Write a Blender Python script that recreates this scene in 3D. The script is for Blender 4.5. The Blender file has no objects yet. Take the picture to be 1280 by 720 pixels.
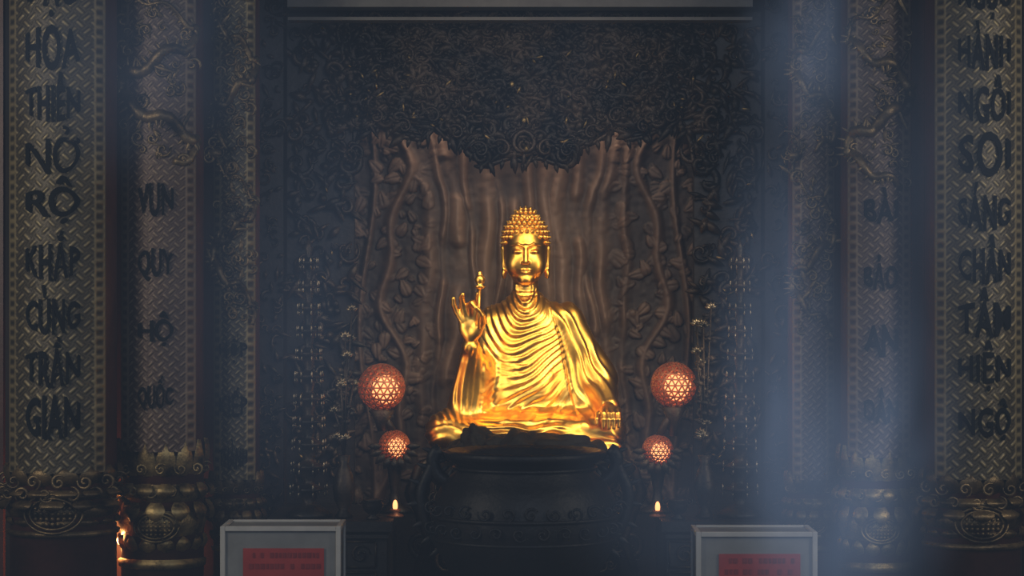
import bpy, bmesh, math, random
import numpy as np
from mathutils import Vector
random.seed(7); rng=np.random.default_rng(7)
D=30.0; ZC=4.0
def S(y): return (D+y)/D/100.0
def W(px,py,y=0.0):
    s=S(y); return np.array([(px-640)*s, y, ZC+(360-py)*s])
scene=bpy.context.scene
# ---------------------------------------------------------------- materials
def newmat(name):
    m=bpy.data.materials.new(name); m.use_nodes=True
    nt=m.node_tree; b=nt.nodes['Principled BSDF']; return m,nt,b
def ramp(nt,fac,stops):
    r=nt.nodes.new('ShaderNodeValToRGB'); e=r.color_ramp.elements
    while len(e)<len(stops): e.new(0.5)
    for i,(p,c) in enumerate(stops): e[i].position=p; e[i].color=(*c,1)
    nt.links.new(fac,r.inputs[0]); return r.outputs[0]
def noise(nt,scale,detail=4,rough=.6):
    tc=nt.nodes.new('ShaderNodeTexCoord'); n=nt.nodes.new('ShaderNodeTexNoise')
    n.inputs['Scale'].default_value=scale; n.inputs['Detail'].default_value=detail; n.inputs['Roughness'].default_value=rough
    nt.links.new(tc.outputs['Object'],n.inputs['Vector']); return n.outputs['Fac']
def bump(nt,b,fac,strength,dist=.02):
    k=nt.nodes.new('ShaderNodeBump'); k.inputs['Strength'].default_value=strength; k.inputs['Distance'].default_value=dist
    nt.links.new(fac,k.inputs['Height']); nt.links.new(k.outputs[0],b.inputs['Normal'])
def noisy(name,c1,c2,scale=4,metal=0,rough=.5,bs=.3,bscale=None,emit=None,es=0,lo=.35,hi=.65,spec=.5):
    m,nt,b=newmat(name); f=noise(nt,scale)
    nt.links.new(ramp(nt,f,[(lo,c1),(hi,c2)]),b.inputs['Base Color'])
    b.inputs['Metallic'].default_value=metal; b.inputs['Roughness'].default_value=rough; b.inputs['Specular IOR Level'].default_value=spec
    if bs: bump(nt,b,noise(nt,bscale or scale*4),bs)
    if emit: b.inputs['Emission Color'].default_value=(*emit,1); b.inputs['Emission Strength'].default_value=es
    return m
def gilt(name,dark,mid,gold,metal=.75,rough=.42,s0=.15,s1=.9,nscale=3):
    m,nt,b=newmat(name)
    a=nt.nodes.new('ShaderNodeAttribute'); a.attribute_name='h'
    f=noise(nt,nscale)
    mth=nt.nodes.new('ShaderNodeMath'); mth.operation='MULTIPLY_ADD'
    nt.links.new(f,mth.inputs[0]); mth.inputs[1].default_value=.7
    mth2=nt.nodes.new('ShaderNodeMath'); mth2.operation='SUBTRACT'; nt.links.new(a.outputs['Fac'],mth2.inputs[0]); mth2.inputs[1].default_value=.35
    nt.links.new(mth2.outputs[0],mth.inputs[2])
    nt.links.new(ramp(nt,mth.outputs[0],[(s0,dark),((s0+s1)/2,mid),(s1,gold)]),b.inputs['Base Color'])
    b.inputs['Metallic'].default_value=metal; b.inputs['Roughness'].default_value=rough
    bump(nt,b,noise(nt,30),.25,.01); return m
M={}
M['gold']=noisy('polished_gold',(.86,.47,.075),(.97,.58,.12),2.5,1,.34,.10,14)
M['plaque']=gilt('gilt_plaque',(.050,.041,.027),(.125,.10,.057),(.28,.225,.12),.4,.5)
M['plaque2']=gilt('gilt_plaque_red',(.070,.042,.031),(.145,.098,.07),(.25,.185,.12),.3,.5)
M['carve']=noisy('dark_gilt_carving',(.022,.016,.010),(.26,.18,.085),3,.7,.42,.4,25)
M['carve_dark']=noisy('smoked_carving',(.006,.005,.005),(.062,.040,.023),2.2,.4,.42,.4,25,lo=.42,hi=.72)
M['carve_gold']=noisy('aged_lit_gold_carving',(.05,.034,.014),(.50,.36,.15),4,.75,.42,.4,25,lo=.36,hi=.64)  # brighter gold: light on the inner pedestals and glints put into the colour
M['ink']=noisy('black_lacquer_lettering',(.003,.004,.005),(.006,.008,.010),6,0,.7,.05,spec=.1)
M['lacquer']=noisy('red_lacquer',(.05,.016,.012),(.10,.030,.022),2,0,.45,.15)
M['wood']=noisy('dark_wood',(.005,.0045,.005),(.016,.012,.012),3,0,.5,.3)
M['rock']=noisy('black_rockwood',(.002,.002,.002),(.007,.006,.006),5,.0,.75,.6,9,spec=.25)
M['bronze']=noisy('blackened_bronze',(.004,.004,.005),(.012,.010,.010),3,.0,.5,.4,14,spec=.4)
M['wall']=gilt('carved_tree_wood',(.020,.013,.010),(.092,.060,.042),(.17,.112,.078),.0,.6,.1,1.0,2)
M['plain']=noisy('plaster_dark',(.012,.012,.014),(.03,.028,.03),1,0,.8,.2)
M['floor']=noisy('stone_floor',(.03,.03,.03),(.06,.055,.05),2,0,.35,.1)
M['white']=noisy('box_frame_cream',(.46,.44,.40),(.56,.54,.49),3,0,.4,.05)
M['panelgrey']=noisy('box_inner_panel',(.22,.22,.21),(.28,.28,.27),2,0,.35,.05)
M['red']=noisy('red_label',(.36,.035,.03),(.45,.05,.04),3,0,.5,.05)
M['redmark']=noisy('label_print',(.20,.02,.02),(.26,.03,.03),8,0,.5,0)
M['brass']=noisy('lamp_brass',(.30,.10,.05),(.50,.20,.10),8,.5,.4,.2)
M['glow']=noisy('lamp_glow',(1,.4,.15),(1,.5,.2),9,0,.5,0,None,(1,.36,.13),2.4)
M['beam']=noisy('pale_beam',(.10,.095,.09),(.16,.155,.14),2,0,.5,.1)
M['silver']=noisy('tarnished_silver',(.03,.028,.025),(.36,.30,.21),6,.8,.3,.3,20)
# ---------------------------------------------------------------- mesh builder
class MB:
    def __init__(s): s.v=[]; s.f=[]; s.n=0
    def add(s,v,f):
        v=np.asarray(v,float); s.v.append(v); o=s.n
        s.f+= [tuple(int(i)+o for i in q) for q in f]; s.n+=len(v)
    def box(s,a,b):
        x0,y0,z0=np.minimum(a,b); x1,y1,z1=np.maximum(a,b)
        s.add([(x0,y0,z0),(x1,y0,z0),(x1,y1,z0),(x0,y1,z0),(x0,y0,z1),(x1,y0,z1),(x1,y1,z1),(x0,y1,z1)],
              [(0,3,2,1),(4,5,6,7),(0,1,5,4),(1,2,6,5),(2,3,7,6),(3,0,4,7)])
    def tube(s,P,R,n=7):
        P=np.asarray(P,float); N=len(P); R=np.broadcast_to(R,(N,)).astype(float)
        T=np.gradient(P,axis=0); T/=np.linalg.norm(T,axis=1)[:,None]+1e-9
        ref=np.array([0.03,1,0.02]); 
        if abs(T@ref).mean()>.8: ref=np.array([1,.02,.03])
        A=np.cross(T,ref); A/=np.linalg.norm(A,axis=1)[:,None]+1e-9; B=np.cross(A,T)
        th=np.arange(n)*2*math.pi/n
        V=P[:,None,:]+R[:,None,None]*(np.cos(th)[None,:,None]*A[:,None,:]+np.sin(th)[None,:,None]*B[:,None,:])
        V=V.reshape(-1,3); F=[]
        for i in range(N-1):
            for j in range(n):
                k=(j+1)%n; F.append((i*n+j,i*n+k,(i+1)*n+k,(i+1)*n+j))
        F.append(tuple(range(n-1,-1,-1))); F.append(tuple((N-1)*n+j for j in range(n)))
        s.add(V,F)
    def ell(s,c,r,nu=12,nv=8,rot=None,fn=None):
        V=[];F=[]
        for i in range(nv+1):
            ph=math.pi*i/nv
            for j in range(nu):
                t=2*math.pi*j/nu; V.append((math.sin(ph)*math.cos(t),math.sin(ph)*math.sin(t),math.cos(ph)))
        V=np.array(V)
        if fn is not None: V=V*fn(V)[:,None]
        V=V*np.array(r)
        if rot is not None: V=V@np.array(rot).T
        V=V+np.array(c)
        for i in range(nv):
            for j in range(nu):
                k=(j+1)%nu; F.append((i*nu+j,(i+1)*nu+j,(i+1)*nu+k,i*nu+k))
        s.add(V,F)
    def lathe(s,c,prof,n=32,sy=1.0,lob=0,la=0):
        V=[];F=[]
        for r,z in prof:
            for j in range(n):
                t=2*math.pi*j/n; rr=r*(1+la*math.cos(lob*t)) if lob else r
                V.append((c[0]+rr*math.cos(t),c[1]+rr*math.sin(t)*sy,z))
        for i in range(len(prof)-1):
            for j in range(n):
                k=(j+1)%n; F.append((i*n+j,i*n+k,(i+1)*n+k,(i+1)*n+j))
        F.append(tuple(range(n-1,-1,-1))); F.append(tuple((len(prof)-1)*n+j for j in range(n)))
        s.add(V,F)
    def scroll(s,c,r,turns=1.6,a0=0,hand=1,th=.16,depth=.05,n=20,yf=None):
        t=np.linspace(0,1,n); ang=a0+hand*turns*2*math.pi*t; rad=r*(1-.88*t)
        P=np.stack([c[0]+rad*np.cos(ang),c[1]-depth*t,c[2]+rad*np.sin(ang)],1)
        s.tube(P,r*th*(1.0-.45*t)*(.35+.65*np.minimum(1,t*5)),6)
    def leaf(s,c,l,w,ang,depth=.04):
        d=np.array([math.cos(ang),0,math.sin(ang)]); p=np.array([-d[2],0,d[0]]); c=np.array(c)
        t=np.linspace(0,1,6); V=[]
        for k in t:
            ww=w*math.sin(math.pi*min(.98,k*.9+.05))*(1-.3*k)
            V+= [c+d*l*k-p*ww, c+d*l*k+np.array([0,-depth,0])*math.sin(math.pi*k), c+d*l*k+p*ww]
        F=[]
        for i in range(5):
            a=i*3; F+= [(a,a+3,a+4,a+1),(a+1,a+4,a+5,a+2)]
        s.add(V,F)
    def obj(s,name,mat,parent=None,smooth=True,mods=None):
        me=bpy.data.meshes.new(name); V=np.concatenate(s.v) if s.v else np.zeros((0,3))
        me.from_pydata(V.tolist(),[],s.f); me.update()
        return finish(me,name,mat,parent,smooth)
def finish(me,name,mat,parent=None,smooth=True):
    me.materials.append(M[mat] if isinstance(mat,str) else mat)
    me.polygons.foreach_set('use_smooth',[smooth]*len(me.polygons))
    o=bpy.data.objects.new(name,me); scene.collection.objects.link(o)
    if parent: o.parent=parent
    return o
def empty(name):
    e=bpy.data.objects.new(name,None); scene.collection.objects.link(e); return e
def gridobj(name,X,Y,Z,H,mat,parent=None):
    nu,nv=X.shape; V=np.stack([X,Y,Z],-1).reshape(-1,3)
    i,j=np.meshgrid(np.arange(nu-1),np.arange(nv-1),indexing='ij'); a=(i*nv+j).ravel()
    F=np.stack([a,a+nv,a+nv+1,a+1],1)
    me=bpy.data.meshes.new(name); me.from_pydata(V.tolist(),[],F.tolist()); me.update()
    at=me.attributes.new('h','FLOAT','POINT'); at.data.foreach_set('value',H.ravel().astype(np.float32))
    return finish(me,name,mat,parent,True)
def vnoise(x,y,seed=0):
    r=np.random.default_rng(seed).random((64,64)); xi=np.floor(x).astype(int); yi=np.floor(y).astype(int)
    fx=x-xi; fy=y-yi; fx=fx*fx*(3-2*fx); fy=fy*fy*(3-2*fy)
    g=lambda a,b:r[a%64,b%64]
    return (g(xi,yi)*(1-fx)+g(xi+1,yi)*fx)*(1-fy)+(g(xi,yi+1)*(1-fx)+g(xi+1,yi+1)*fx)*fy
def sstep(a,b,x): t=np.clip((x-a)/(b-a),0,1); return t*t*(3-2*t)
# ---------------------------------------------------------------- SDF tools
def s_ell(P,c,r):
    q=[(P[i]-c[i]) for i in range(3)]
    k0=np.sqrt(sum((q[i]/r[i])**2 for i in range(3))); k1=np.sqrt(sum((q[i]/r[i]**2)**2 for i in range(3)))+1e-6
    return k0*(k0-1)/k1
def s_cap(P,a,b,ra,rb,sy=1.0):
    a=np.array(a,float); b=np.array(b,float); ba=b-a; L=ba@ba
    t=np.clip(sum((P[i]-a[i])*ba[i] for i in range(3))/L,0,1)
    d=np.sqrt((P[0]-a[0]-ba[0]*t)**2+((P[1]-a[1]-ba[1]*t)/sy)**2+(P[2]-a[2]-ba[2]*t)**2)
    return d-(ra+(rb-ra)*t)
def smin(a,b,k):
    h=np.clip(.5+.5*(b-a)/k,0,1); return b*(1-h)+a*h-k*h*(1-h)
def smax(a,b,k): return -smin(-a,-b,k)
def nets(f,o,h):
    nx,ny,nz=f.shape; ins=f<0
    c=[(i,j,k) for i in (0,1) for j in (0,1) for k in (0,1)]
    cnt=sum(ins[i:nx-1+i,j:ny-1+j,k:nz-1+k].astype(np.int8) for i,j,k in c)
    m=(cnt>0)&(cnt<8); I=np.argwhere(m); idx=-np.ones(m.shape,np.int64); idx[m]=np.arange(len(I))
    pos=np.zeros((len(I),3)); n=np.zeros(len(I))
    for a in c:
        for ax in range(3):
            if a[ax]==0:
                b=list(a); b[ax]=1
                fa=f[I[:,0]+a[0],I[:,1]+a[1],I[:,2]+a[2]]; fb=f[I[:,0]+b[0],I[:,1]+b[1],I[:,2]+b[2]]
                x=(fa<0)!=(fb<0); t=np.where(x,fa/(fa-fb+1e-12),0)
                p=np.tile(np.array(a,float),(len(I),1)); p[:,ax]+=t
                pos[x]+=p[x]; n[x]+=1
    V=(I+pos/np.maximum(n,1)[:,None])*h+np.array(o)
    F=[]
    for ax in range(3):
        u,v=[(1,2),(2,0),(0,1)][ax]
        sl0=[slice(None)]*3; sl1=[slice(None)]*3; sl0[ax]=slice(0,-1); sl1[ax]=slice(1,None)
        a=ins[tuple(sl0)]; b=ins[tuple(sl1)]; E=np.argwhere(a!=b)
        E=E[(E[:,u]>0)&(E[:,v]>0)&(E[:,u]<f.shape[u]-1)&(E[:,v]<f.shape[v]-1)]
        fl=a[E[:,0],E[:,1],E[:,2]]
        def g(du,dv):
            q=E.copy(); q[:,u]-=du; q[:,v]-=dv; return idx[q[:,0],q[:,1],q[:,2]]
        Q=np.stack([g(1,1),g(0,1),g(0,0),g(1,0)],1); Q[~fl]=Q[~fl][:,::-1]
        F.append(Q)
    return V,np.concatenate(F)
def grid(lo,hi,h):
    ax=[np.arange(lo[i],hi[i],h,dtype=np.float32) for i in range(3)]
    return np.meshgrid(*ax,indexing='ij')
def vnormals(V,F):
    n=np.cross(V[F[:,2]]-V[F[:,0]],V[F[:,3]]-V[F[:,1]]); N=np.zeros_like(V)
    for k in range(4): np.add.at(N,F[:,k],n)
    return N/(np.linalg.norm(N,axis=1)[:,None]+1e-12)
def lapl(V,F,it=1,w=.5):
    for _ in range(it):
        A=np.zeros_like(V); c=np.zeros(len(V))
        for a,b in ((0,1),(1,2),(2,3),(3,0)):
            np.add.at(A,F[:,a],V[F[:,b]]); np.add.at(c,F[:,a],1); np.add.at(A,F[:,b],V[F[:,a]]); np.add.at(c,F[:,b],1)
        V=V*(1-w)+w*A/np.maximum(c,1)[:,None]
    return V
# ---------------------------------------------------------------- BUDDHA
bx=(657-640)/100.0; bz=2.0; ORG=np.array([bx,0,bz])
buddha=empty('golden_buddha_statue')
h=.0115; lo=(-1.45,-1.1,-.12); P=grid(lo,(1.45,.6,2.05),h)
f=s_ell(P,(0.0,.02,.75),(.54,.40,.62))
f=smin(f,s_ell(P,(.03,.03,1.28),(.54,.33,.56)),.12)
f=smin(f,s_cap(P,(-.37,.05,1.60),(.48,.05,1.60),.19,.21),.14)
f=smin(f,s_cap(P,(0,.06,1.70),(0,.03,2.0),.26,.155),.20)
f=smin(f,s_cap(P,(.53,.05,1.56),(.86,.02,.88),.215,.25),.12)
f=smin(f,s_cap(P,(.86,.02,.88),(1.01,-.42,.54),.25,.14),.12)
f=smin(f,s_cap(P,(.88,.05,.8),(.99,-.10,.44),.23,.18),.14)
f=smin(f,s_cap(P,(.50,.10,1.3),(.64,.02,.55),.2,.26),.18)
f=smin(f,s_cap(P,(-.40,.04,1.54),(-.56,-.10,.92),.19,.20),.10)
f=smin(f,s_cap(P,(-.59,-.14,.86),(-.68,-.48,1.28),.18,.115),.08)
f=smin(f,s_cap(P,(-.71,-.40,1.08),(-.80,-.24,.52),.11,.16,.8),.10)
f=smin(f,s_cap(P,(-.58,-.22,.95),(-.68,-.2,.45),.17,.22),.14)
for sx in (-1,1):
    f=smin(f,s_cap(P,(sx*.25,.05,.28),(sx*1.0,-.34,.24),.27,.235),.14)
f=smin(f,s_cap(P,(-1.0,-.40,.20),(.25,-.78,.13),.20,.14),.10)
f=smin(f,s_cap(P,(1.0,-.40,.20),(-.2,-.66,.22),.20,.16),.10)
f=smin(f,s_ell(P,(0,-.30,.22),(.75,.5,.27)),.14)
f=smin(f,s_cap(P,(.75,-.72,.07),(1.08,-.66,.05),.10,.09),.05)
V,F=nets(f,lo,h)
N=vnormals(V,F)
x,y,z=V.T
wob=.054*np.sin(2.7*x+2.1*z+1.0)+.038*np.sin(4.7*z-3.9*x+2*y+.5)+.020*np.sin(8*x+4*y+6*z)+.012*np.sin(13*x-9*z)
def fold(g,l,sharp=.75):
    t=g/l-np.floor(g/l); return sstep(0,sharp,t)*(1-sstep(sharp,1,t))
def am(a,b,c): return np.clip(.48+.66*np.sin(a*x+b*z+c)*np.sin(b*.7*x-a*.8*z+c*2)+.30*np.sin(3.3*a*x-2.1*b*z+c),.03,1.15)
w_leg=1-sstep(.34,.60,z+.05*np.abs(x)-.25*(y+.3))
xs_=x+.02+.30*(2-z)*sstep(1.9,1.2,z)      # swags lean toward the raised arm
g1=np.sqrt((xs_/.58)**2+((z-2.0)/1.0)**2)
g1=g1+wob*1.15*sstep(.2,.8,g1)-.16*np.exp(-((x-.44)**2+(z-1.6)**2)/.16)
g1=g1*(1-.13*g1)
side=sstep(.36,.60,x+.25*(z-1.2)); sl=sstep(.46,.62,-x)
tor=(1-w_leg)*(1-side)*(1-sl)*sstep(.10,.20,g1)
d=tor*(.022*am(2.3,3.1,.6)+.004)*(fold(g1,.092)-.5)
d+=tor*.007*am(4,5,2)*(fold(g1+wob,.045,.5)-.5)
e_=x+.25*(z-1.2)+.25*wob
d+=(1-w_leg)*.022*(sstep(.425,.445,e_)-sstep(.50,.62,e_))*sstep(1.85,1.7,z)
ga=(.90*x+.40*z+.10*y)+wob*.9
d+=side*(1-w_leg)*(.028*am(1.7,2.2,2.0)+.004)*(fold(ga,.145,.7)-.5)
gs=(x*.95-z*.16+.3*y)+wob*.5
d+=sl*(1-w_leg)*(z<1.30)*(.020*am(3,2,1)+.004)*(fold(gs,.085,.7)-.5)
mid=1-sstep(.30,.70,np.abs(x+.05)); xm=x+.12
gl=z*.9+.35*y+.10*x+wob*1.3
gl2=np.sqrt((xm*.70)**2+(z-1.05)**2)-.25*(y+.4)+wob*.8
d+=w_leg*(1-mid)*(.020*am(2.1,3,.3))*(fold(gl,.12,.65)-.5)
d+=w_leg*mid*(.028*am(2,2.5,1.0)+.010)*(fold(gl2,.095,.65)-.5)
d+=.020*np.exp(-((g1-.15)/.022)**2)*(z>1.6)
for zz in (1.91,1.965): d-=.007*np.exp(-((z-zz)/.012)**2)
V=V+N*d[:,None]; V=lapl(V,F,2,.4)
def meshobj(V,F,name,mat,parent):
    me=bpy.data.meshes.new(name); me.from_pydata((V+ORG).tolist(),[],F.tolist()); me.update(); return finish(me,name,mat,parent,True)
meshobj(V,F,'robed_body','gold',buddha)
# head
h=.0065; lo=(-.42,-.46,1.85); P=grid(lo,(.42,.46,3.1),h); AX=[np.abs(P[0]),P[1],P[2]]
f=s_ell(P,(0,.02,2.50),(.270,.31,.40))
f=smin(f,s_ell(P,(0,-.045,2.30),(.240,.245,.255)),.08)
f=smin(f,s_ell(P,(0,-.20,2.10),(.09,.08,.065)),.07)
f=smin(f,s_ell(AX,(.12,-.17,2.29),(.110,.10,.13)),.09)
f=smin(f,s_cap(P,(0,.05,1.8),(0,.02,2.25),.165,.155),.03)
soc=s_ell(AX,(.10,-.335,2.46),(.08,.05,.04)); f=smax(f,-soc,.05)
f=smin(f,s_cap(AX,(.03,-.300,2.515),(.10,-.288,2.545),.010,.012),.02)
f=smin(f,s_cap(AX,(.10,-.288,2.545),(.20,-.225,2.520),.012,.008),.02)
f=smin(f,s_ell(AX,(.102,-.252,2.448),(.062,.047,.032)),.015)
f=smax(f,-s_cap(AX,(.045,-.310,2.430),(.155,-.277,2.436),.007,.006),.006)
f=smin(f,s_cap(P,(0,-.295,2.52),(0,-.335,2.325),.018,.030),.03)
f=smin(f,s_ell(AX,(.032,-.308,2.312),(.026,.026,.020)),.015)
f=smin(f,s_cap(AX,(.012,-.300,2.222),(.068,-.276,2.230),.014,.007),.014)
f=smin(f,s_cap(AX,(0,-.296,2.188),(.045,-.280,2.196),.018,.010),.014)
f=smax(f,-s_cap(AX,(0,-.318,2.206),(.066,-.290,2.214),.0045,.004),.006)
f=smin(f,s_cap(AX,(.272,.02,2.50),(.268,.03,2.22),.045,.030,.9),.02)
f=smin(f,s_ell(AX,(.270,.02,2.18),(.035,.045,.065)),.02)
f=smax(f,-s_cap(AX,(.305,-.02,2.47),(.300,-.01,2.30),.016,.012),.01)
V,F=nets(f,lo,h); V=lapl(V,F,2,.4); meshobj(V,F,'head','gold',buddha)
# hair
hb=MB(); hb.ell(ORG+np.array((0,.05,2.60)),(.288,.315,.325),32,20); hb.ell(ORG+np.array((0,.05,2.85)),(.165,.165,.15),24,12)
def curls(c,r,step,cond):
    c=np.array(c); nr=int(math.pi/2*1.9*r[2]/step)
    for i in range(nr):
        ph=i*step/r[2]; ring=2*math.pi*math.sin(ph)*r[0]; n=max(1,int(ring/step))
        for j in range(n):
            t=2*math.pi*(j+.5*(i%2))/n
            p=np.array([r[0]*math.sin(ph)*math.cos(t),r[1]*math.sin(ph)*math.sin(t),r[2]*math.cos(ph)])
            q=c+p
            if cond(q):
                nrm=p/np.array(r)**2; nrm/=np.linalg.norm(nrm)
                zax=nrm; xax=np.cross(zax,[0.1,.3,1]); xax/=np.linalg.norm(xax); yax=np.cross(zax,xax)
                R=np.stack([xax,yax,zax],1)
                hb.ell(ORG+q,(step*.47,step*.47,step*.40),10,7,R); hb.ell(ORG+q+nrm*step*.33,(step*.2,)*3,8,5)
def hl(q):
    ax=abs(q[0])
    line=2.715-.05*(ax/.2)**2 if q[1]<-.1 else (2.52 if q[1]<.1 else 2.25)
    if -.25<q[1]<-.1: line=2.66-.10*(q[1]+.25)/.15
    return q[2]>line
curls((0,.05,2.60),(.288,.315,.325),.068,lambda q:hl(q) and not(q[2]>2.86 and math.hypot(q[0],q[1]-.05)<.15))
curls((0,.05,2.85),(.165,.165,.15),.062,lambda q:q[2]>2.88)
hb.obj('curled_hair','gold',buddha)
def fingers(f,P,chains,k=.012,kk=.02,sc=1.0):
    for ch in chains:
        g=None
        for (a,ra),(b,rb) in zip(ch[:-1],ch[1:]):
            c=s_cap(P,a,b,ra*sc,rb*sc); g=c if g is None else smin(g,c,.008)
        f=smin(f,g,kk)
    return f
h=.007; lo=(-1.0,-.87,1.16); P=grid(lo,(-.38,-.33,2.10),h)
f=s_cap(P,(-.67,-.46,1.20),(-.675,-.50,1.40),.085,.078)
f=smin(f,s_ell(P,(-.685,-.52,1.52),(.140,.068,.16)),.07)
f=smin(f,s_ell(P,(-.61,-.55,1.47),(.07,.06,.09)),.04)
f=fingers(f,P,[
 [((-.790,-.53,1.60),.034),((-.855,-.54,1.72),.032),((-.885,-.57,1.80),.029),((-.89,-.60,1.87),.023)],
 [((-.735,-.53,1.63),.037),((-.775,-.56,1.78),.035),((-.785,-.61,1.88),.031),((-.775,-.66,1.92),.024)],
 [((-.675,-.53,1.65),.038),((-.69,-.60,1.79),.036),((-.655,-.68,1.82),.032),((-.61,-.72,1.76),.026)],
 [((-.615,-.53,1.63),.037),((-.60,-.57,1.79),.035),((-.59,-.62,1.88),.031),((-.585,-.66,1.93),.024)],
 [((-.60,-.54,1.46),.048),((-.53,-.60,1.58),.040),((-.54,-.67,1.67),.035),((-.575,-.71,1.73),.027)]],kk=.03,sc=1.15)
V,F=nets(f,lo,h); meshobj(V,F,'raised_hand','gold',buddha)
lo=(.78,-1.0,.12); P=grid(lo,(1.3,-.35,.75),h)
f=s_cap(P,(.99,-.42,.53),(1.01,-.54,.53),.085,.08)
f=smin(f,s_ell(P,(1.03,-.62,.50),(.125,.12,.065)),.05)
ch=[]
for i in range(4):
    xx=.94+.062*i; L=[.92,1.05,1.0,.85][i]
    ch.append([((xx+.005,-.66,.51),.036),((xx,-.66-.11*L,.47),.034),((xx+.003,-.67-.155*L,.40),.031),((xx+.004,-.67-.16*L,.40-.10*L),.024)])
ch.append([((.94,-.58,.50),.04),((.88,-.68,.46),.035),((.865,-.745,.40),.03),((.87,-.76,.35),.024)])
f=fingers(f,P,ch)
V,F=nets(f,lo,h); meshobj(V,F,'resting_hand','gold',buddha)
lb=MB(); c=np.array((-.575,-.71,0))+ORG
lb.tube([c+(0,0,1.50),c+(.0,0,1.75),c+(.012,0,2.0)],.018,8)
lb.lathe((c[0]+.012,c[1]),[(.015,bz+1.98),(.05,bz+2.0),(.08,bz+2.02),(.035,bz+2.04),(.055,bz+2.07),(.065,bz+2.11),(.045,bz+2.15),(.022,bz+2.175),(.026,bz+2.19),(.004,bz+2.215)],16)
lb.obj('lotus_bud_held','gold',buddha)
# ---------------------------------------------------------------- ROCK SEAT + THRONE
rk=MB()
def lump(seed,a=.18):
    r=np.random.default_rng(seed); k=r.normal(size=(14,3))*np.linspace(2,7,14)[:,None]; p=r.random(14)*6; w=1/np.linspace(1,3,14)[:,None]
    return lambda V: 1+a*(np.sin(V@k.T+p)@w)[:,0]/2.2
for (px,py,rx,rz,y,ry) in [(596,556,20,22,-1.15,.25),(578,568,20,14,-1.05,.3),(622,565,26,20,-1.25,.3),(652,564,32,24,-1.25,.3),(700,566,44,24,-1.15,.3),(742,573,24,17,-1.1,.3),(660,592,112,29,-.95,.4)]:
    rk.ell(W(px,py,y),(rx*S(y),ry,rz*S(y)),40,28,fn=lump(px,.20))
rk.ell(W(657,590,0),(1.15,.85,.30),40,20,fn=lump(3,.05))
throne=empty('carved_rock_throne'); rk.obj('rock_seat','rock',throne)
zt=1.30
tb=MB(); tb.lathe((.17,-.1),[(1.15,zt-1.30),(1.15,zt-.2),(1.2,zt),(1.22,zt+.08),(1.05,zt+.14),(1.12,zt+.26),(1.2,zt+.36),(1.16,zt+.46),(1.0,zt+.52),(1.0,zt+.58)],48,.8,16,.02)
tb.obj('throne_drum','wood',throne)
ts=MB()
for i in range(70):
    t=rng.uniform(-1.25,1.25); zz=rng.uniform(.55,1.9); r=1.2
    ts.scroll((.17+r*math.sin(t),-.1-.8*r*math.cos(t)-.02,zz),rng.uniform(.07,.17),1.5,rng.uniform(0,6),random.choice([-1,1]),.2,.05)
for sx in (-1,1):
    for k,(dx,zz,rr) in enumerate([(1.22,1.78,.16),(1.30,1.5,.22),(1.18,1.18,.2),(1.28,.85,.2)]):
        ts.scroll((.17+sx*dx,-.45,zz),rr,1.5,0 if sx<0 else math.pi,sx,.22,.05)
    ts.tube([(.17+sx*1.1,-.5,1.95),(.17+sx*1.32,-.55,1.8),(.17+sx*1.42,-.55,1.5),(.17+sx*1.3,-.5,1.2),(.17+sx*1.2,-.5,.9),(.17+sx*1.35,-.55,.5)],[.03,.06,.07,.06,.06,.05])
ts.obj('throne_scrollwork','carve_dark',throne)
# ---------------------------------------------------------------- BRONZE INCENSE BURNER before the throne
yc=-3.6; bc=W(656,0,yc); s=S(yc); zz=lambda py: ZC+(360-py)*s
ce=empty('bronze_incense_burner'); cb=MB()
cb.lathe((bc[0],bc[1]),[(.60,0),(.60,.12),(.46,.2),(.44,.55),(.60,zz(735)),(.84,zz(712)),(.99,zz(680)),(1.03,zz(652)),(1.0,zz(625)),(.90,zz(602)),(.77,zz(588)),(.76,zz(580)),(.87,zz(573)),(.90,zz(565)),(.84,zz(562)),(.74,zz(569)),(.66,zz(590)),(.1,zz(592))],48)
for rr,py in ((1.04,643),(.78,584),(.99,672)):
    t=np.linspace(0,2*math.pi,49); cb.tube(np.stack([bc[0]+rr*np.cos(t),bc[1]+rr*np.sin(t),np.full(49,zz(py))],1),.022,6)
cb.obj('bowl','bronze',ce)
hn=MB()
for sx in (-1,1):
    P=[(sx*70,596),(sx*92,606),(sx*110,594),(sx*117,572),(sx*107,558),(sx*118,588),(sx*131,614),(sx*126,648),(sx*112,672),(sx*98,692)]
    t=np.linspace(0,1,len(P)); tt=np.linspace(0,1,50)
    X=np.interp(tt,t,[p[0] for p in P]); Zp=np.interp(tt,t,[p[1] for p in P])
    for _ in range(3): X[1:-1]=(X[:-2]+X[1:-1]+X[2:])/3; Zp[1:-1]=(Zp[:-2]+Zp[1:-1]+Zp[2:])/3
    PP=np.array([W(656+a,b,yc) for a,b in zip(X,Zp)]); hn.tube(PP,.08*(1-.3*tt),8)
    for i in range(3,48,4):
        T=PP[i+1]-PP[i-1]; hn.leaf(PP[i],.17,.035,math.atan2(T[2],T[0])+sx*math.pi/2,.03)
for i in range(26):
    a=math.pi*(1+(i+.5)/26); rr=1.04; hn.scroll((bc[0]+rr*math.cos(a),bc[1]+rr*math.sin(a)-.01,zz(657+(i%2)*-24)),.08,1.3,i,1 if i%2 else -1,.22,.02)
hn.obj('dragon_handles','bronze',ce)
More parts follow.
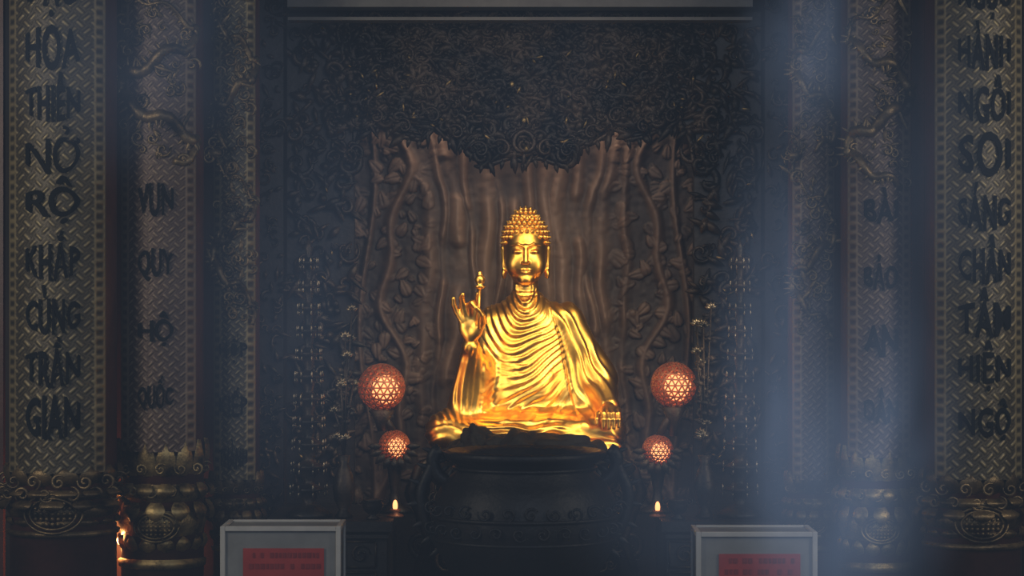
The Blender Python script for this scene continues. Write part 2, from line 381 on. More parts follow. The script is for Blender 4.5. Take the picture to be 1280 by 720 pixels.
# ---------------------------------------------------------------- ALTAR TABLE
al=empty('altar_table'); ab=MB()
yF=-1.9; ztop=ZC-(652-360)*S(yF)
for x0,x1 in ((-2.9,-1.40),(1.75,3.12)):
    ab.box((x0,yF,ztop-.12),(x1,.35,ztop)); ab.box((x0+.07,yF+.1,0),(x1-.07,.3,ztop-.12)); ab.box((x0+.05,yF+.04,ztop-.2),(x1-.05,yF+.1,ztop-.16))
ab.obj('cabinet','wood',al,False)
pn=MB()
for x0 in list(np.arange(-2.8,-1.6,.42))+list(np.arange(1.85,2.9,.42)):
    for z0,z1 in ((.72,1.02),(.3,.66)):
        x1=x0+.36
        for p,q in [((x0,z0),(x1,z0)),((x0,z1),(x1,z1)),((x0,z0),(x0,z1)),((x1,z0),(x1,z1))]:
            pn.tube([(p[0],yF+.09,p[1]),((p[0]+q[0])/2,yF+.09,(p[1]+q[1])/2),(q[0],yF+.09,q[1])],.014,5)
        pn.scroll((x0+.18,yF+.09,(z0+z1)/2),.12,1.6,0,1,.16,.02)
pn.obj('panel_mouldings','carve_dark',al)
# ---------------------------------------------------------------- CARVED BACK PANEL (tree relief)
yb=1.5; nu,nv=420,400
pxs=np.linspace(425,885,nu); pys=np.linspace(640,120,nv); PX,PY=np.meshgrid(pxs,pys,indexing='ij')
H=np.zeros_like(PX); r=np.random.default_rng(5)
for i in range(14):
    c=536+i*18.3+r.normal()*4; wdt=r.uniform(4.5,9.5); fl=(c-655)/130
    xc=c+r.uniform(3,7)*np.sin(PY/r.uniform(30,65)+r.random()*6)+2*np.sin(PY/14+r.random()*6)+fl*24*np.clip((240-PY)/80,0,1.3)+fl*14*np.clip((PY-420)/120,0,1)
    top=1-.65*sstep(0,1,(vnoise(PY/55+i*11,PX*0+i*3,12)-.55)*5)
    H=np.maximum(H,top*(.6+.4*vnoise(PY/40+i*7,PX*0+i,2))*np.exp(-(np.abs(PX-xc)/wdt)**1.7))
H+=.22*vnoise(PX/9,PY/34,21)*np.exp(-((PX-655)/150)**4)
side=sstep(95,150,np.abs(PX-655))
lf=np.zeros_like(PX)
for k in range(420):
    sg=1 if r.random()<.5 else -1; cx0=655+sg*r.uniform(105,230); cy0=r.uniform(130,620); a=r.uniform(0,6.28); L=r.uniform(5,12)
    u=(PX-cx0)*np.cos(a)+(PY-cy0)*np.sin(a); v=-(PX-cx0)*np.sin(a)+(PY-cy0)*np.cos(a)
    wd=L*.62*(1-.45*u/L); q=1-(u/L)**2-(v/np.maximum(wd,1))**2
    base=.15+.45*r.random()
    lf=np.maximum(lf,np.where(q>0,base*(.6+.4*np.sqrt(np.maximum(q,0)))-.12*np.exp(-(v/.9)**2),0))
br=np.exp(-((np.abs(PX-655)-(162+14*np.sin(PY/45)+7*np.sin(PY/19)))/6)**2)+.8*np.exp(-((np.abs(PX-655)-(196+10*np.sin(PY/60+1)))/4)**2)
H=H*(1-side*.8)+side*np.maximum(lf,br*.6)
H+=.10*vnoise(PX/6,PY/6,8)+.12*vnoise(PX/30,PY/30,9)
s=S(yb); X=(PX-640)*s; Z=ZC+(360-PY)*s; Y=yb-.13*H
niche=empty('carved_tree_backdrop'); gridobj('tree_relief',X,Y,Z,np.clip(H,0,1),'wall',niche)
bb=MB(); bb.box((X.min(),yb+.01,0),(X.max(),yb+.15,Z.max())); bb.obj('backing_board','wood',niche,False)
# ---------------------------------------------------------------- NICHE SURROUND
ns=empty('carved_niche_surround'); yn=.7
cx=655
edge=[(0,203),(18,198),(32,203),(48,208),(60,200),(68,186),(85,180),(105,168),(118,158),(128,176),(150,172),(175,160),(196,158),(208,175),(214,220),(330,220)]
ex=np.array([e[0] for e in edge]); ey=np.array([e[1] for e in edge])
def bot(px): return np.interp(abs(px-cx),ex,ey)
hb2=MB(); xs=np.linspace(cx-215,cx+215,140); V=[];F=[]
for p in xs:
    for yy in (yn,yn+.25):
        V.append(W(p,bot(p),yn)*[1,0,1]+[0,yy,0]); V.append(W(p,15,yn)*[1,0,1]+[0,yy,0])
for i in range(len(xs)-1):
    a=i*4; b=a+4; F+= [(a,b,b+1,a+1),(a+2,a+3,b+3,b+2),(a,a+2,b+2,b)]
hb2.add(V,F)
for sx in (-1,1):
    a=W(cx+sx*213,15,yn); b=W(cx+sx*296,15,yn); hb2.box((a[0],yn,0),(b[0],yn+.3,a[2]))
hb2.obj('header_and_jambs','wood',ns,False)
sc=MB(); trim=MB()
trim.tube([W(p,bot(p)-1,yn-.05) for p in xs],.035,6); trim.tube([W(p,bot(p)-9,yn-.04) for p in xs],.018,6)
def scr(mb,px,py,y,rpx,**k):
    mb.scroll(W(px,py,y),rpx*S(y),random.uniform(.7,1.3),random.uniform(0,6.28),random.choice([-1,1]),random.uniform(.2,.34),random.uniform(.05,.16),**k)
for i in range(520):
    dx=random.uniform(0,290); py=random.uniform(22,640 if dx>220 else 205)
    if dx<=220 and py>bot(cx+dx)-6: continue
    if dx>220 and py>220 and random.random()<.35: continue
    rr=random.uniform(6,20)
    st=random.getstate(); scr(sc,cx+dx,py,yn-.03,rr); random.setstate(st); scr(sc,cx-dx,py,yn-.03,rr)
for i in range(700):
    dx=random.uniform(0,290); py=random.uniform(22,600 if dx>220 else 200)
    if dx<=220 and py>bot(cx+dx)-4: continue
    for sg in (-1,1):
        sc.leaf(W(cx+sg*dx,py,yn-.08),random.uniform(.12,.34),random.uniform(.03,.07),random.uniform(0,6.28),.08)
sc.obj('foliage_carving','carve_dark',ns)
for dx in range(0,212,13):
    for sg in (-1,1):
        p=W(cx+sg*dx,bot(cx+dx)+2,yn-.07); trim.leaf(p+[0,0,.05],.15,.035,-math.pi/2+sg*.2,.05)
for (dx,py,r_) in [(0,180,20),(28,186,14),(55,188,13),(85,166,12),(115,145,13),(150,158,12),(185,146,12)]:
    for sg in (-1,1):
        trim.scroll(W(cx+sg*dx,py,yn-.12),r_*S(yn),1.2,0 if sg>0 else math.pi,sg,.2,.1)
trim.obj('edge_trim','carve_dark',ns)
gl_=MB()
for k in range(70):
    dx=random.uniform(0,285); py=random.uniform(60,600 if dx>225 else 195)
    if dx<=225 and py>bot(cx+dx)-4: continue
    gl_.leaf(W(cx+random.choice([-1,1])*dx,py,yn-.16),random.uniform(.04,.12),.018,random.uniform(0,6.3),.03)
for (px,py) in ((640,105),(658,186),(655,150)): gl_.ell(W(px,py,yn-.2),(.03,.03,.04))
gl_.obj('painted_glint_leaves','carve_gold',ns)  # bright gold leaves and beads stand in for glints on the dark carving
lb2=MB(); a=W(362,12,.2); b=W(938,-40,.2); lb2.box((a[0],-.1,a[2]),(b[0],.3,b[2])); lb2.box((a[0],-.05,a[2]-.16),(b[0],.3,a[2]-.12))
lb2.obj('lintel_beam','beam',None,False)
# ---------------------------------------------------------------- COLUMNS
def plaque_grid(name,cx,cy,R,hw,z0,z1,cell,mat,parent):
    nu=max(40,int(2*hw/.0125)); nv=int((z1-z0)/.0135)
    xs=np.linspace(-hw,hw,nu); zs=np.linspace(z0,z1,nv); X,Z=np.meshgrid(xs,zs,indexing='ij')
    a=(X+Z)/cell; b=(X-Z)/cell; par=(np.floor(a)+np.floor(b))%2
    fa=a-np.floor(a); fb=b-np.floor(b)
    H=np.where(par>.5,.5+.5*np.cos(2*np.pi*fa*2),.5+.5*np.cos(2*np.pi*fb*2))
    H*=np.minimum(1,6*np.minimum(np.minimum(fa,1-fa),np.minimum(fb,1-fb)))+.1
    bord=sstep(hw-.10,hw-.085,np.abs(X)); bp=.5+.5*np.sin(Z*2*np.pi/.11)*np.cos((np.abs(X)-hw+.05)*30)
    H=H*(1-bord)+bord*bp; rail=np.exp(-((np.abs(X)-(hw-.095))/.012)**2)+np.exp(-((np.abs(X)-hw+.012)/.012)**2)
    H=np.clip(np.maximum(H,rail),0,1)
    Y=cy-np.sqrt(R*R-X*X)-.018*H
    return gridobj(name,X+cx,Y,Z,H,mat,parent)
def word(mb,txt,cx,cz,hw,hh,yf,ext=.02,off=.018):
    if 'Ở' in txt or 'Ờ' in txt: off=.004
    cu=bpy.data.curves.new('t','FONT'); cu.body=txt; cu.extrude=.02; cu.offset=off; cu.resolution_u=3
    cu.space_character=1.08 if len(txt)>2 else .92
    o=bpy.data.objects.new('t',cu); scene.collection.objects.link(o)
    dg=bpy.context.evaluated_depsgraph_get(); me=o.evaluated_get(dg).to_mesh()
    bm=bmesh.new(); bm.from_mesh(me)
    bmesh.ops.subdivide_edges(bm,edges=[e for e in bm.edges if e.calc_length()>.15],cuts=3)
    bmesh.ops.triangulate(bm,faces=bm.faces[:])
    bm.verts.index_update()
    V=np.array([v.co[:] for v in bm.verts]); F=[[v.index for v in q.verts] for q in bm.faces]
    bm.free(); o.evaluated_get(dg).to_mesh_clear(); bpy.data.objects.remove(o); bpy.data.curves.remove(cu)
    mn=V.min(0); mx=V.max(0); u=2*(V[:,0]-mn[0])/(mx[0]-mn[0])-1
    zl=V[:,1]; top=mx[1]; cap=.73; v=np.where(zl<cap,-1+(zl-mn[1])/(cap-mn[1])*(1.5 if top>.8 else 1.85),.5+(zl-cap)/max(top-cap,.01)*.5 if top>.8 else .85)
    v=v*np.sqrt(np.maximum(.0,1-.70*u*u)); x=cx+u*hw*.98; z=cz+v*hh
    y=yf(x)-.025-(V[:,2]>0)*ext
    mb.add(np.stack([x,y,z],1),F)
def lotus_base(name,cx,cy,R,ztop,zbot,parent,mat='carve'):
    mb=MB(); Hh=ztop-zbot
    prof=[(.98,0),(1.0,.05),(.80,.10),(.72,.18),(.92,.28),(1.0,.38),(.94,.47),(.74,.53),(.95,.57),(1.02,.62),(.98,.68),(.80,.74),(.92,.80),(.98,.88),(.9,.95),(.8,1.0)]
    mb.lathe((cx,cy),[(R*r,zbot+Hh*t) for r,t in prof],40)
    def ring(t0,t1,rr,n,w,flip=1):
        for j in range(n):
            a=2*math.pi*j/n; d=np.array([math.cos(a),math.sin(a),0]); p=np.array([-d[1],d[0],0])
            V=[];F=[]
            for i in range(7):
                k=i/6; ww=w*math.sin(math.pi*(.18+.8*k)); r0=rr*R*(1+.13*math.sin(k*math.pi*.8))
                zz=zbot+Hh*(t0+(t1-t0)*k)
                c=np.array([cx,cy,zz])
                V+= [c+d*r0*.985-p*ww,c+d*(r0+.035),c+d*r0*.985+p*ww]
            for i in range(6):
                q=i*3; F+= [(q,q+1,q+4,q+3),(q+1,q+2,q+5,q+4)]
            mb.add(V,F)
    w=R*.22
    ring(.78,1.08,.90,14,w); ring(.72,.60,1.0,14,w*.9); ring(.56,.40,1.0,12,w); ring(.14,.27,.86,14,w*.9)
    zc=zbot+Hh*.36
    for rr in (.34,.27):
        t=np.linspace(0,2*math.pi,25); px=cx+R*rr*1.5*np.cos(t); mb.tube(np.stack([px,cy-np.sqrt(np.maximum(1e-4,(R*1.03)**2-(px-cx)**2)),zc+R*rr*np.sin(t)],1),.014,5)
    for i in range(-3,4):
        for j in range(-2,3):
            px=cx+i*R*.1; mb.ell((px,cy-math.sqrt((R*1.0)**2-(px-cx)**2),zc+j*R*.09),(R*.04,.02,R*.035),6,4)
    for i in range(14):
        a=math.pi+math.pi*(i+.5)/14; px=cx+R*1.02*math.cos(a); py=cy+R*1.02*math.sin(a)
        mb.scroll((px,py-.01,zbot+Hh*(.84 if i%2 else .65)),R*.14,1.4,i,1 if i%2 else -1,.24,.03)
    mb.obj(name,mat,parent)
def dragon(mb,cx,cy,R,z0,z1,turns,r,ph=0):
    n=120; t=np.linspace(0,1,n); a=ph+turns*2*math.pi*t
    off=.9*R*np.sin(a); P=np.stack([cx+off,cy-np.sqrt(R*R*1.02-off**2)-.05-.03*np.sin(7*a),z0+(z1-z0)*t+.06*np.sin(5*a)],1)
    rad=r*(.35+.65*np.sin(math.pi*np.minimum(1,t*1.1+.08)))
    mb.tube(P,rad*(1+.12*np.cos(np.arange(n)*2.1)),8)
    for i in range(3,n-3,2):
        T=P[i+1]-P[i-1]; ang=math.atan2(T[2],T[0])+math.pi/2; mb.leaf(P[i]+[0,-.02,0],rad[i]*2.3,.02,ang,.02)
        if i%11==1: mb.leaf(P[i]+[0,-.02,0],r*4,.03,ang+math.pi+.5,.03)
    hd=P[-1]; mb.ell(hd+[0,-.05,.02],(r*2.0,r*1.6,r*1.4))
    for k in range(5): mb.scroll(hd+[random.uniform(-.1,.1),-.08,random.uniform(-.05,.15)],r*1.6,1.3,k,random.choice([-1,1]),.2,.04)
    for k in range(int((z1-z0)*16)):
        xx=random.uniform(-.85,.85)*R; zz=random.uniform(z0,z1); yy=cy-math.sqrt(R*R-xx*xx)-.02
        mb.scroll((cx+xx,yy,zz),random.uniform(.04,.10),1.2,random.uniform(0,6),random.choice([-1,1]),.26,.04,14)
        mb.leaf((cx+xx*.7,yy,zz+.1),random.uniform(.1,.2),.03,random.uniform(0,6),.04)
ZT=9.2
def column(cxp,hwp,y,top,bottom,base_bot,words,tw,th,mat,cell,drg=None,Rk=1.12,base_mat='carve_gold',wx=None,gm='carve'):
    e=empty('couplet_column'); s=S(y); hw=hwp*s; R=hw*Rk; cx=(cxp-640)*s; cy=y+R
    z0=ZC+(360-bottom)*s; z1=ZC+(360-top)*s; zb=ZC+(360-base_bot)*s
    sh=MB(); sh.lathe((cx,cy+.02),[(R*.97,0),(R*.97,ZT-.02)],40); sh.obj('shaft','lacquer',e)
    plaque_grid('couplet_board',cx,cy-.04,R,hw*.985,z0,min(z1,ZT-.1),cell,mat,e)
    yf=lambda x: (cy-.04)-np.sqrt(np.maximum(1e-4,R*R-(x-cx)**2))
    if words:
        tb=MB(); wcx=((wx or cxp)-640)*s
        for py,t in words: word(tb,t,wcx,ZC+(360-py)*s,tw*s,th*s,yf)
        tb.obj('couplet_lettering','ink',e,False)
    lotus_base('lotus_pedestal',cx,cy,R*1.04,z0+.02,zb,e,base_mat)
    if drg:
        db=MB()
        for (a,b,tn,r,ph) in drg: dragon(db,cx,cy-.04,R,ZC+(360-b)*s,ZC+(360-a)*s,tn,r,ph)
        db.obj('dragon_relief',gm,e)
    return e
column(66,62,-3,-20,592,672,[(-10,'ĐẠO'),(57,'HOA'),(121,'THIÊN'),(187,'NỞ'),(250,'RỘ'),(319,'KHẮP'),(387,'CÙNG'),(452,'TRẦN'),(518,'GIAN')],35,32,'plaque',.15,base_mat='carve')
column(1228,56,-3,-20,600,688,[(-6,'NGỌC'),(57,'HÀNH'),(123,'NGÔI'),(190,'SOI'),(258,'SÁNG'),(324,'CHÂN'),(391,'TÂM'),(457,'HIỆN'),(524,'NGỘ')],34,32,'plaque',.15,wx=1231,base_mat='carve')
column(195,48,-2.2,-20,565,712,[(247,'VUN'),(329,'QUY'),(411,'HỘ'),(492,'QUỐC')],23,24,'plaque2',.12,[(-20,205,1.6,.075,0.5)])
column(1101,40,-2.2,-20,572,716,[(257,'BÀI'),(341,'BẢO'),(423,'AN'),(507,'DÂN')],22,23,'plaque2',.12,[(-20,235,1.8,.07,2.5)])
column(292,27,-1.4,-20,600,690,[(435,'HỢP'),(502,'KIẾP'),(567,'THÀNH')],18,19,'plaque',.10,[(200,400,1.5,.05,1),(-20,190,1.5,.05,3)],base_mat='carve')
column(1018,27,-1.4,-20,600,690,[],17,18,'plaque2',.10,[(200,420,1.5,.05,2),(-20,190,1.5,.05,0)],base_mat='carve')
# ---------------------------------------------------------------- pilasters between columns
def panel(a,b,y,mat,carve=None,n=60,name='lacquered_wall_pilaster',top=-60):
    e=empty(name); mb=MB(); p=W(a,top,y); q=W(b,0,y); mb.box((p[0],y,0),(q[0],y+.12,ZT-.03)); mb.obj('board',mat,e,False)
    if carve:
        m2=MB()
        for i in range(n):
            scr(m2,random.uniform(a+5,b-5),random.uniform(0,650),y-.02,random.uniform(5,min(20,(b-a)/3)))
            m2.leaf(W(random.uniform(a+5,b-5),random.uniform(0,650),y-.04),random.uniform(.1,.22),.035,random.uniform(0,6.28),.05)
        m2.obj('relief',carve,e)
panel(236,272,-.6,'lacquer'); panel(322,354,.55,'wood','carve_dark',60,'carved_pilaster')
panel(126,156,-1.0,'lacquer'); panel(1140,1174,-1.0,'lacquer')
panel(1040,1068,-.6,'lacquer'); panel(956,996,.55,'wood','carve_dark',60,'carved_pilaster')
panel(1280,1330,-2.0,'lacquer'); panel(-40,4,-1.6,'lacquer')
# ---------------------------------------------------------------- ALTAR LAMPS
def lamp(px,py,r,px2,py2,r2):
    e=empty('lotus_globe_lamp'); y=-.75
    def globe(c,R,sub):
        bm=bmesh.new(); bmesh.ops.create_icosphere(bm,subdivisions=sub,radius=R)
        bmesh.ops.translate(bm,verts=bm.verts,vec=c)
        r=bmesh.ops.inset_individual(bm,faces=bm.faces[:],thickness=R*.032,use_even_offset=True)
        inner=[q for q in bm.faces if q not in set(r['faces'])]
        bmesh.ops.delete(bm,geom=inner,context='FACES')
        me=bpy.data.meshes.new('pierced_globe'); bm.to_mesh(me); bm.free()
        o=finish(me,'pierced_globe','brass',e,False)
        w=o.modifiers.new('s','SOLIDIFY'); w.thickness=R*.07
        g=MB(); g.ell(np.array(c)+[R*.20,-R*.08,-R*.10],(R*.60,)*3,20,14); g.obj('glowing_bulb','glow',e)
    c=W(px,py,y); globe(c,r*S(y),3)
    c2=W(px2,py2,y); globe(c2,r2*S(y),3)
    st=MB(); zt=ztop; R2=r2*S(y)
    st.lathe((c2[0],c2[1]),[(.22,zt),(.22,zt+.04),(.08,zt+.1),(.05,zt+.25),(.09,c2[2]-R2-.1),(.14,c2[2]-R2*.95),(.1,c2[2]-R2*.9)],20)
    st.lathe((c[0],c[1]),[(.05,c2[2]+R2*.9),(.07,c[2]-r*S(y)-.16),(.16,c[2]-r*S(y)*.98),(.12,c[2]-r*S(y)*.9)],20)
    st.tube([(c2[0],c2[1],c2[2]+R2*.7),(c[0],c[1],c[2]-r*S(y))],.05,8)
    for k in range(9):
        a=math.pi+k*math.pi/8; st.leaf((c2[0]+R2*.8*math.cos(a),c2[1]-R2*.7,c2[2]+R2*.8*math.sin(a)*.9),.16,.05,a,.05)
    st.obj('lamp_stand','carve_dark',e)
lamp(477,484,30,493,557,20); lamp(842,481,29,822,563,20)
for (px,py) in ((494,632),(822,634)):
    e=empty('small_votive_lamp'); c=W(px,py,-1.3); g=MB(); g.ell(c,(.03,.03,.07),12,8); g.obj('flame_glass','glow',e)
    g=MB(); g.lathe((c[0],c[1]),[(.10,ztop),(.10,ztop+.02),(.04,ztop+.05),(.07,c[2]-.06),(.06,c[2]-.04)],16); g.obj('cup','brass',e)
# ---------------------------------------------------------------- TIERED STANDS
def pagoda(px,top):
    e=empty('tiered_altar_stand'); y=-1.35; c=W(px,0,y); zt=W(0,top,y)[2]; mb=MB(); mg=MB()
    prof=[(.28,ztop),(.28,ztop+.05),(.14,ztop+.14)]; z=ztop+.14; k=0
    while z<zt-.35:
        f=1-(z-ztop)/(zt-ztop)*.6; st=.27
        prof+=[(.07*f,z+.02),(.10*f,z+st*.35),(.10*f,z+st*.6),(.22*f,z+st*.7),(.20*f,z+st*.78),(.08*f,z+st*.95)]
        for j in range(8):
            a=2*math.pi*j/8+.3; p=np.array([c[0]+.23*f*math.cos(a),c[1]+.23*f*math.sin(a),z+st*.7])
            mg.ell(p+[0,0,.03],(.014,.014,.04),6,4); mg.ell(p-[0,0,.05],(.011,.011,.03),6,4)
        z+=st
    prof+=[(.03,z),(.05,z+.1),(.012,zt)]
    mb.lathe((c[0],c[1]),prof,20); mb.obj('tiers','carve_dark',e); mg.obj('pendants','silver',e)
pagoda(386,300); pagoda(925,300)
def vase(px,y,top,sd,h0=.75):
    e=empty('vase_of_gilt_lotus'); c=W(px,0,y); mb=MB(); r=random.Random(sd)
    mb.lathe((c[0],c[1]),[(.09,ztop),(.11,ztop+.03),(.06,ztop+.1),(.12,ztop+.3*h0),(.14,ztop+.5*h0),(.10,ztop+.72*h0),(.05,ztop+.86*h0),(.08,ztop+h0)],24,1,0,0)
    mb.obj('vase','carve_dark',e); st=MB(); fw=MB(); zt=W(0,top,y)[2]
    for i in range(11):
        a=r.uniform(0,6.28); q=r.uniform(.02,.13); zz=r.uniform(ztop+h0+.15,zt)
        p=np.array([c[0]+q*math.cos(a),c[1]+q*.8*math.sin(a),zz]); b=np.array([c[0],c[1],ztop+h0-.05])
        st.tube([b,(b+p)/2+[0,0,.12],p],.012,5)
        for k in range(5): fw.leaf(p,.08,.026,.4+k*math.pi/5,.04)
        for k in range(3): st.leaf((b+p)/2+[0,0,.1+.2*k],r.uniform(.06,.12),.04,r.uniform(0,3.1),.04)
    st.obj('stems','carve_dark',e); fw.obj('lotus_flowers','silver',e)
vase(430,-1.5,385,1); vase(881,-1.5,385,3)
def urn(px,y,s):
    e=empty('small_altar_urn'); c=W(px,0,y); mb=MB()
    mb.lathe((c[0],c[1]),[(.16*s,ztop),(.18*s,ztop+.04*s),(.08*s,ztop+.1*s),(.2*s,ztop+.2*s),(.26*s,ztop+.34*s),(.22*s,ztop+.44*s),(.25*s,ztop+.47*s),(.2*s,ztop+.46*s)],24)
    for sg in (-1,1): mb.scroll((c[0]+sg*.27*s,c[1],ztop+.4*s),.1*s,1.3,math.pi/2,-sg,.2,.02)
    mb.obj('bowl','carve_dark',e)
urn(466,-1.62,.5); urn(847,-1.62,.5)
# ---------------------------------------------------------------- DONATION BOXES
def dbox(x0,x1,top):
    e=empty('donation_box'); y=-4.0; a=W(x0,top,y); b=W(x1,top,y); z1=a[2]; z0=z1-.85; dpt=.8
    fr=MB(); t=.055
    for xx in (a[0],b[0]-t):
        for yy in (y,y+dpt-t): fr.box((xx,yy,z0),(xx+t,yy+t,z1))
    for zz in (z0,z1-t):
        for yy in (y,y+dpt-t): fr.box((a[0]+t,yy,zz),(b[0]-t,yy+t,zz+t))
        for xx in (a[0],b[0]-t): fr.box((xx,y+t,zz),(xx+t,y+dpt-t,zz+t))
    o=fr.obj('frame','white',e,False); bv=o.modifiers.new('b','BEVEL'); bv.width=.006
    ib=MB(); ib.box((a[0]+.02,y+.03,z0+.02),(b[0]-.02,y+dpt-.03,z1-.02)); ib.obj('body','panelgrey',e,False)
    lg=MB(); lg.box((a[0]+.1,y+.08,0),(b[0]-.1,y+dpt-.08,z0)); lg.obj('stand','wood',e,False)
    w=b[0]-a[0]; lb=MB(); zt=z1-.24; lb.box((a[0]+w*.19,y+.012,zt-.33),(b[0]-w*.14,y+.03,zt)); lb.obj('red_label_plate','red',e,False)
    mk=MB()
    for row in range(2):
        x=a[0]+w*.24
        while x<b[0]-w*.2:
            ww=random.uniform(.02,.045)
            if random.random()<.8: mk.box((x,y+.006,zt-.10-row*.12),(x+ww,y+.013,zt-.045-row*.12))
            x+=ww+.018
    mk.obj('label_print','redmark',e,False)
dbox(275,426,658); dbox(870,1022,665)
# ---------------------------------------------------------------- ROOM
def slab(name,a,b,mat):
    m=MB(); m.box(a,b); m.obj(name,mat,None,False)
slab('floor',(-10,-31,-.2),(10,3,0),'floor'); slab('wall_back',(-10,2.2,0),(10,2.4,ZT+.02),'plain')
slab('wall_left',(-10.2,-14,0),(-10,2.2,ZT),'plain'); slab('wall_right',(10,-14,0),(10.2,2.2,ZT),'plain')
slab('ceiling',(-10,-9,ZT),(10,2.2,ZT+.2),'wood')
# ---------------------------------------------------------------- SMOKE (own emission stands in for scattered light)
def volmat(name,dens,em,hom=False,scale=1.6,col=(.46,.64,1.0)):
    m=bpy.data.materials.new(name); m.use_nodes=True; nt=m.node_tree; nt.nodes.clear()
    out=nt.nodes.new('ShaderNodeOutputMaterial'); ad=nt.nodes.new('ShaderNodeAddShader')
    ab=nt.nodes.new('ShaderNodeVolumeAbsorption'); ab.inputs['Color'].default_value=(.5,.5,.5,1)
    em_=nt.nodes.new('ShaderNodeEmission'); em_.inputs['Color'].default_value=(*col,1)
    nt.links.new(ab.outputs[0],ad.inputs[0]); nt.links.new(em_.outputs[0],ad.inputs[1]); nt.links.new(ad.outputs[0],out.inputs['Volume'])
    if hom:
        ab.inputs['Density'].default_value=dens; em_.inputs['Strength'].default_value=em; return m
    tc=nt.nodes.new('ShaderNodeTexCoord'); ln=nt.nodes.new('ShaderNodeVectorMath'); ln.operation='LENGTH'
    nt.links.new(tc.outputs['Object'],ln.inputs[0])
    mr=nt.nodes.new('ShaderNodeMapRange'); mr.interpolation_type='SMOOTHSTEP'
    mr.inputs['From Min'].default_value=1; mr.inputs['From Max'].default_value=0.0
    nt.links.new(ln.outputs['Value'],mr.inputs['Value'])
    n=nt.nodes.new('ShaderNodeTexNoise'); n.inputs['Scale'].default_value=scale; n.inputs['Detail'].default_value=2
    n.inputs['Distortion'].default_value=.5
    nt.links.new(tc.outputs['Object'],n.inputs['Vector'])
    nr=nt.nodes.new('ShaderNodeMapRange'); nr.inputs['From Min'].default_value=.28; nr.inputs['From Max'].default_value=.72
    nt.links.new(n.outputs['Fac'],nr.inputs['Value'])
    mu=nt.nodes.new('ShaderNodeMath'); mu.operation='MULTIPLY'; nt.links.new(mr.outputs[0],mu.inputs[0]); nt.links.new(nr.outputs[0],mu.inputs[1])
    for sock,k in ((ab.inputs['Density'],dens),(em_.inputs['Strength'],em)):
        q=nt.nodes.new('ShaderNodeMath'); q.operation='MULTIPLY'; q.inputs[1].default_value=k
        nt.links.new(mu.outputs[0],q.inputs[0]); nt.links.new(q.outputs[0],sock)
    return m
hz=MB(); hz.box((-6.5,-9,0.01),(6.5,-5.2,8.6)); hz.obj('emissive_incense_haze',volmat('emissive_haze',.05,.0054,True,col=(.56,.73,1.0)),None,False)  # volume emits its own bluish light instead of scattering; lifts the blacks
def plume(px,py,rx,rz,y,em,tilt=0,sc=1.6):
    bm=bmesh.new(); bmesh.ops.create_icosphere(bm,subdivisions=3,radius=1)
    me=bpy.data.meshes.new('emissive_incense_smoke'); bm.to_mesh(me); bm.free()
    o=finish(me,'emissive_incense_smoke',volmat('emissive_smoke',.3,em,scale=sc),None)  # plume brightness is emission in the volume, not scattered lamp light
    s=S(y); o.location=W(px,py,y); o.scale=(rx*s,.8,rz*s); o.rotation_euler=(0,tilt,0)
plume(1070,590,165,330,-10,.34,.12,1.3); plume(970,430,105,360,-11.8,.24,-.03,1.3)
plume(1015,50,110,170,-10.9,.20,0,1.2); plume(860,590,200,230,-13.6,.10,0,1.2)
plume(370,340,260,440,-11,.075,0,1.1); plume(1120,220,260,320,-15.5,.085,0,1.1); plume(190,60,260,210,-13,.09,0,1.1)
plume(660,120,300,200,-16.9,.03,0,1.1)
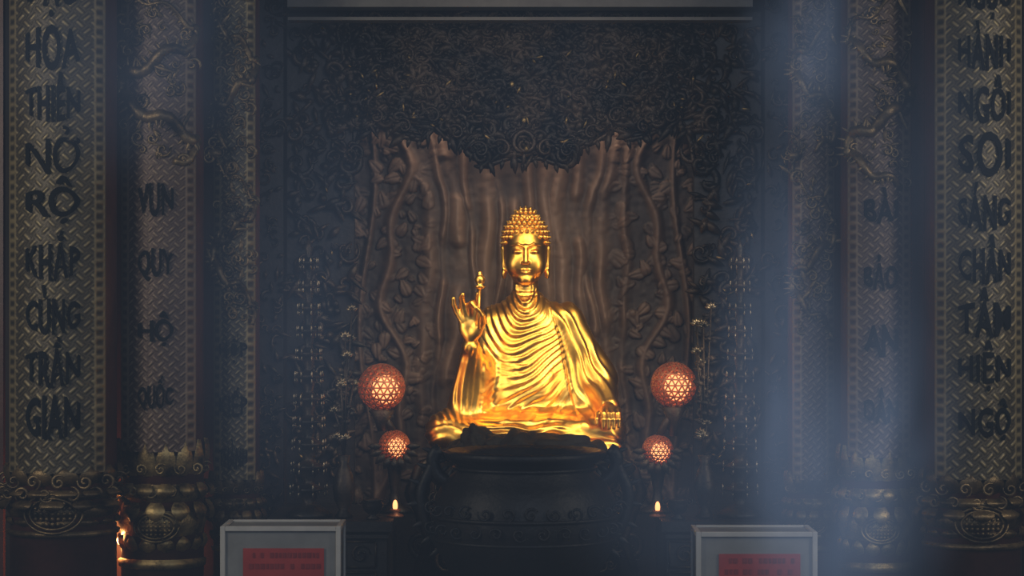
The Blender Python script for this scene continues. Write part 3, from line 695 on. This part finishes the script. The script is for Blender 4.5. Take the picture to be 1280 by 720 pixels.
# ---------------------------------------------------------------- LIGHTS
def area(name,loc,tgt,sx,sy,power,col,spread=math.pi):
    l=bpy.data.lights.new(name,'AREA'); l.shape='RECTANGLE'; l.size=sx; l.size_y=sy; l.energy=power; l.color=col; l.spread=spread
    o=bpy.data.objects.new(name,l); scene.collection.objects.link(o); o.location=loc
    o.rotation_euler=(Vector(tgt)-Vector(loc)).to_track_quat('-Z','Y').to_euler(); return o
warm=(1,.74,.42)
area('altar_downlight',(2.8,-4.8,7.0),(.25,-.3,3.2),2.0,1.4,25,warm,math.radians(46))
area('altar_downlight',(-2.4,-4.8,7.0),(.1,-.3,3.2),1.6,1.2,9,warm,math.radians(46))
area('statue_side_fill',(3.6,-3.2,3.4),(.3,-.2,3.2),.7,2.0,6,warm,math.radians(60))  # added soft panel, unseen, to give the gold something to reflect
area('statue_side_fill',(-3.2,-3.4,3.0),(.2,-.2,3.2),.6,1.8,4,warm,math.radians(60))  # added fill panel, unseen, brightening the statue's dark left side
area('niche_downlight',(.15,1.08,6.3),(.15,1.25,3.0),3.4,.15,19,(1,.72,.52))
area('niche_fill',(0.15,-5.2,7.6),(.15,1.5,4.0),2.5,1.0,20,(1,.78,.60),math.radians(70))
area('column_fill_light',(3,-20,9),(0,0,4),10,5,350,(.76,.85,1.0))  # added cool fill panel giving the columns sheen; no doorway here
area('column_fill_light',(-8.5,-9,6),(-4,-2,4),2,4,200,(1,.90,.76))  # added warm side fill for the left columns; the wall has no opening
area('column_fill_light',(9,-8,6),(5,-2,4),2,4,180,(1,.90,.76))  # added warm side fill for the right columns; the wall has no opening
for px in (477,842):
    l=bpy.data.lights.new('globe_glow','POINT'); l.energy=3.5; l.color=(1,.40,.15); l.shadow_soft_size=.25
    o=bpy.data.objects.new('globe_glow',l); scene.collection.objects.link(o); o.location=W(px,500,-1.3)
l=bpy.data.lights.new('hidden_floor_lamp','POINT'); l.energy=50; l.color=(1,.4,.12); l.shadow_soft_size=.08
o=bpy.data.objects.new('floor_lamp_glow',l); scene.collection.objects.link(o); o.location=W(141,680,-1.6)
w=bpy.data.worlds.new('World'); scene.world=w; w.use_nodes=True
w.node_tree.nodes['Background'].inputs[0].default_value=(.35,.5,.8,1); w.node_tree.nodes['Background'].inputs[1].default_value=.05
scene.view_settings.view_transform='Standard'
cam=bpy.data.cameras.new('camera'); co=bpy.data.objects.new('camera',cam); scene.collection.objects.link(co)
co.location=(0,-D,ZC); co.rotation_euler=(math.pi/2,0,0); cam.sensor_width=36; cam.lens=36*D/12.8; scene.camera=co
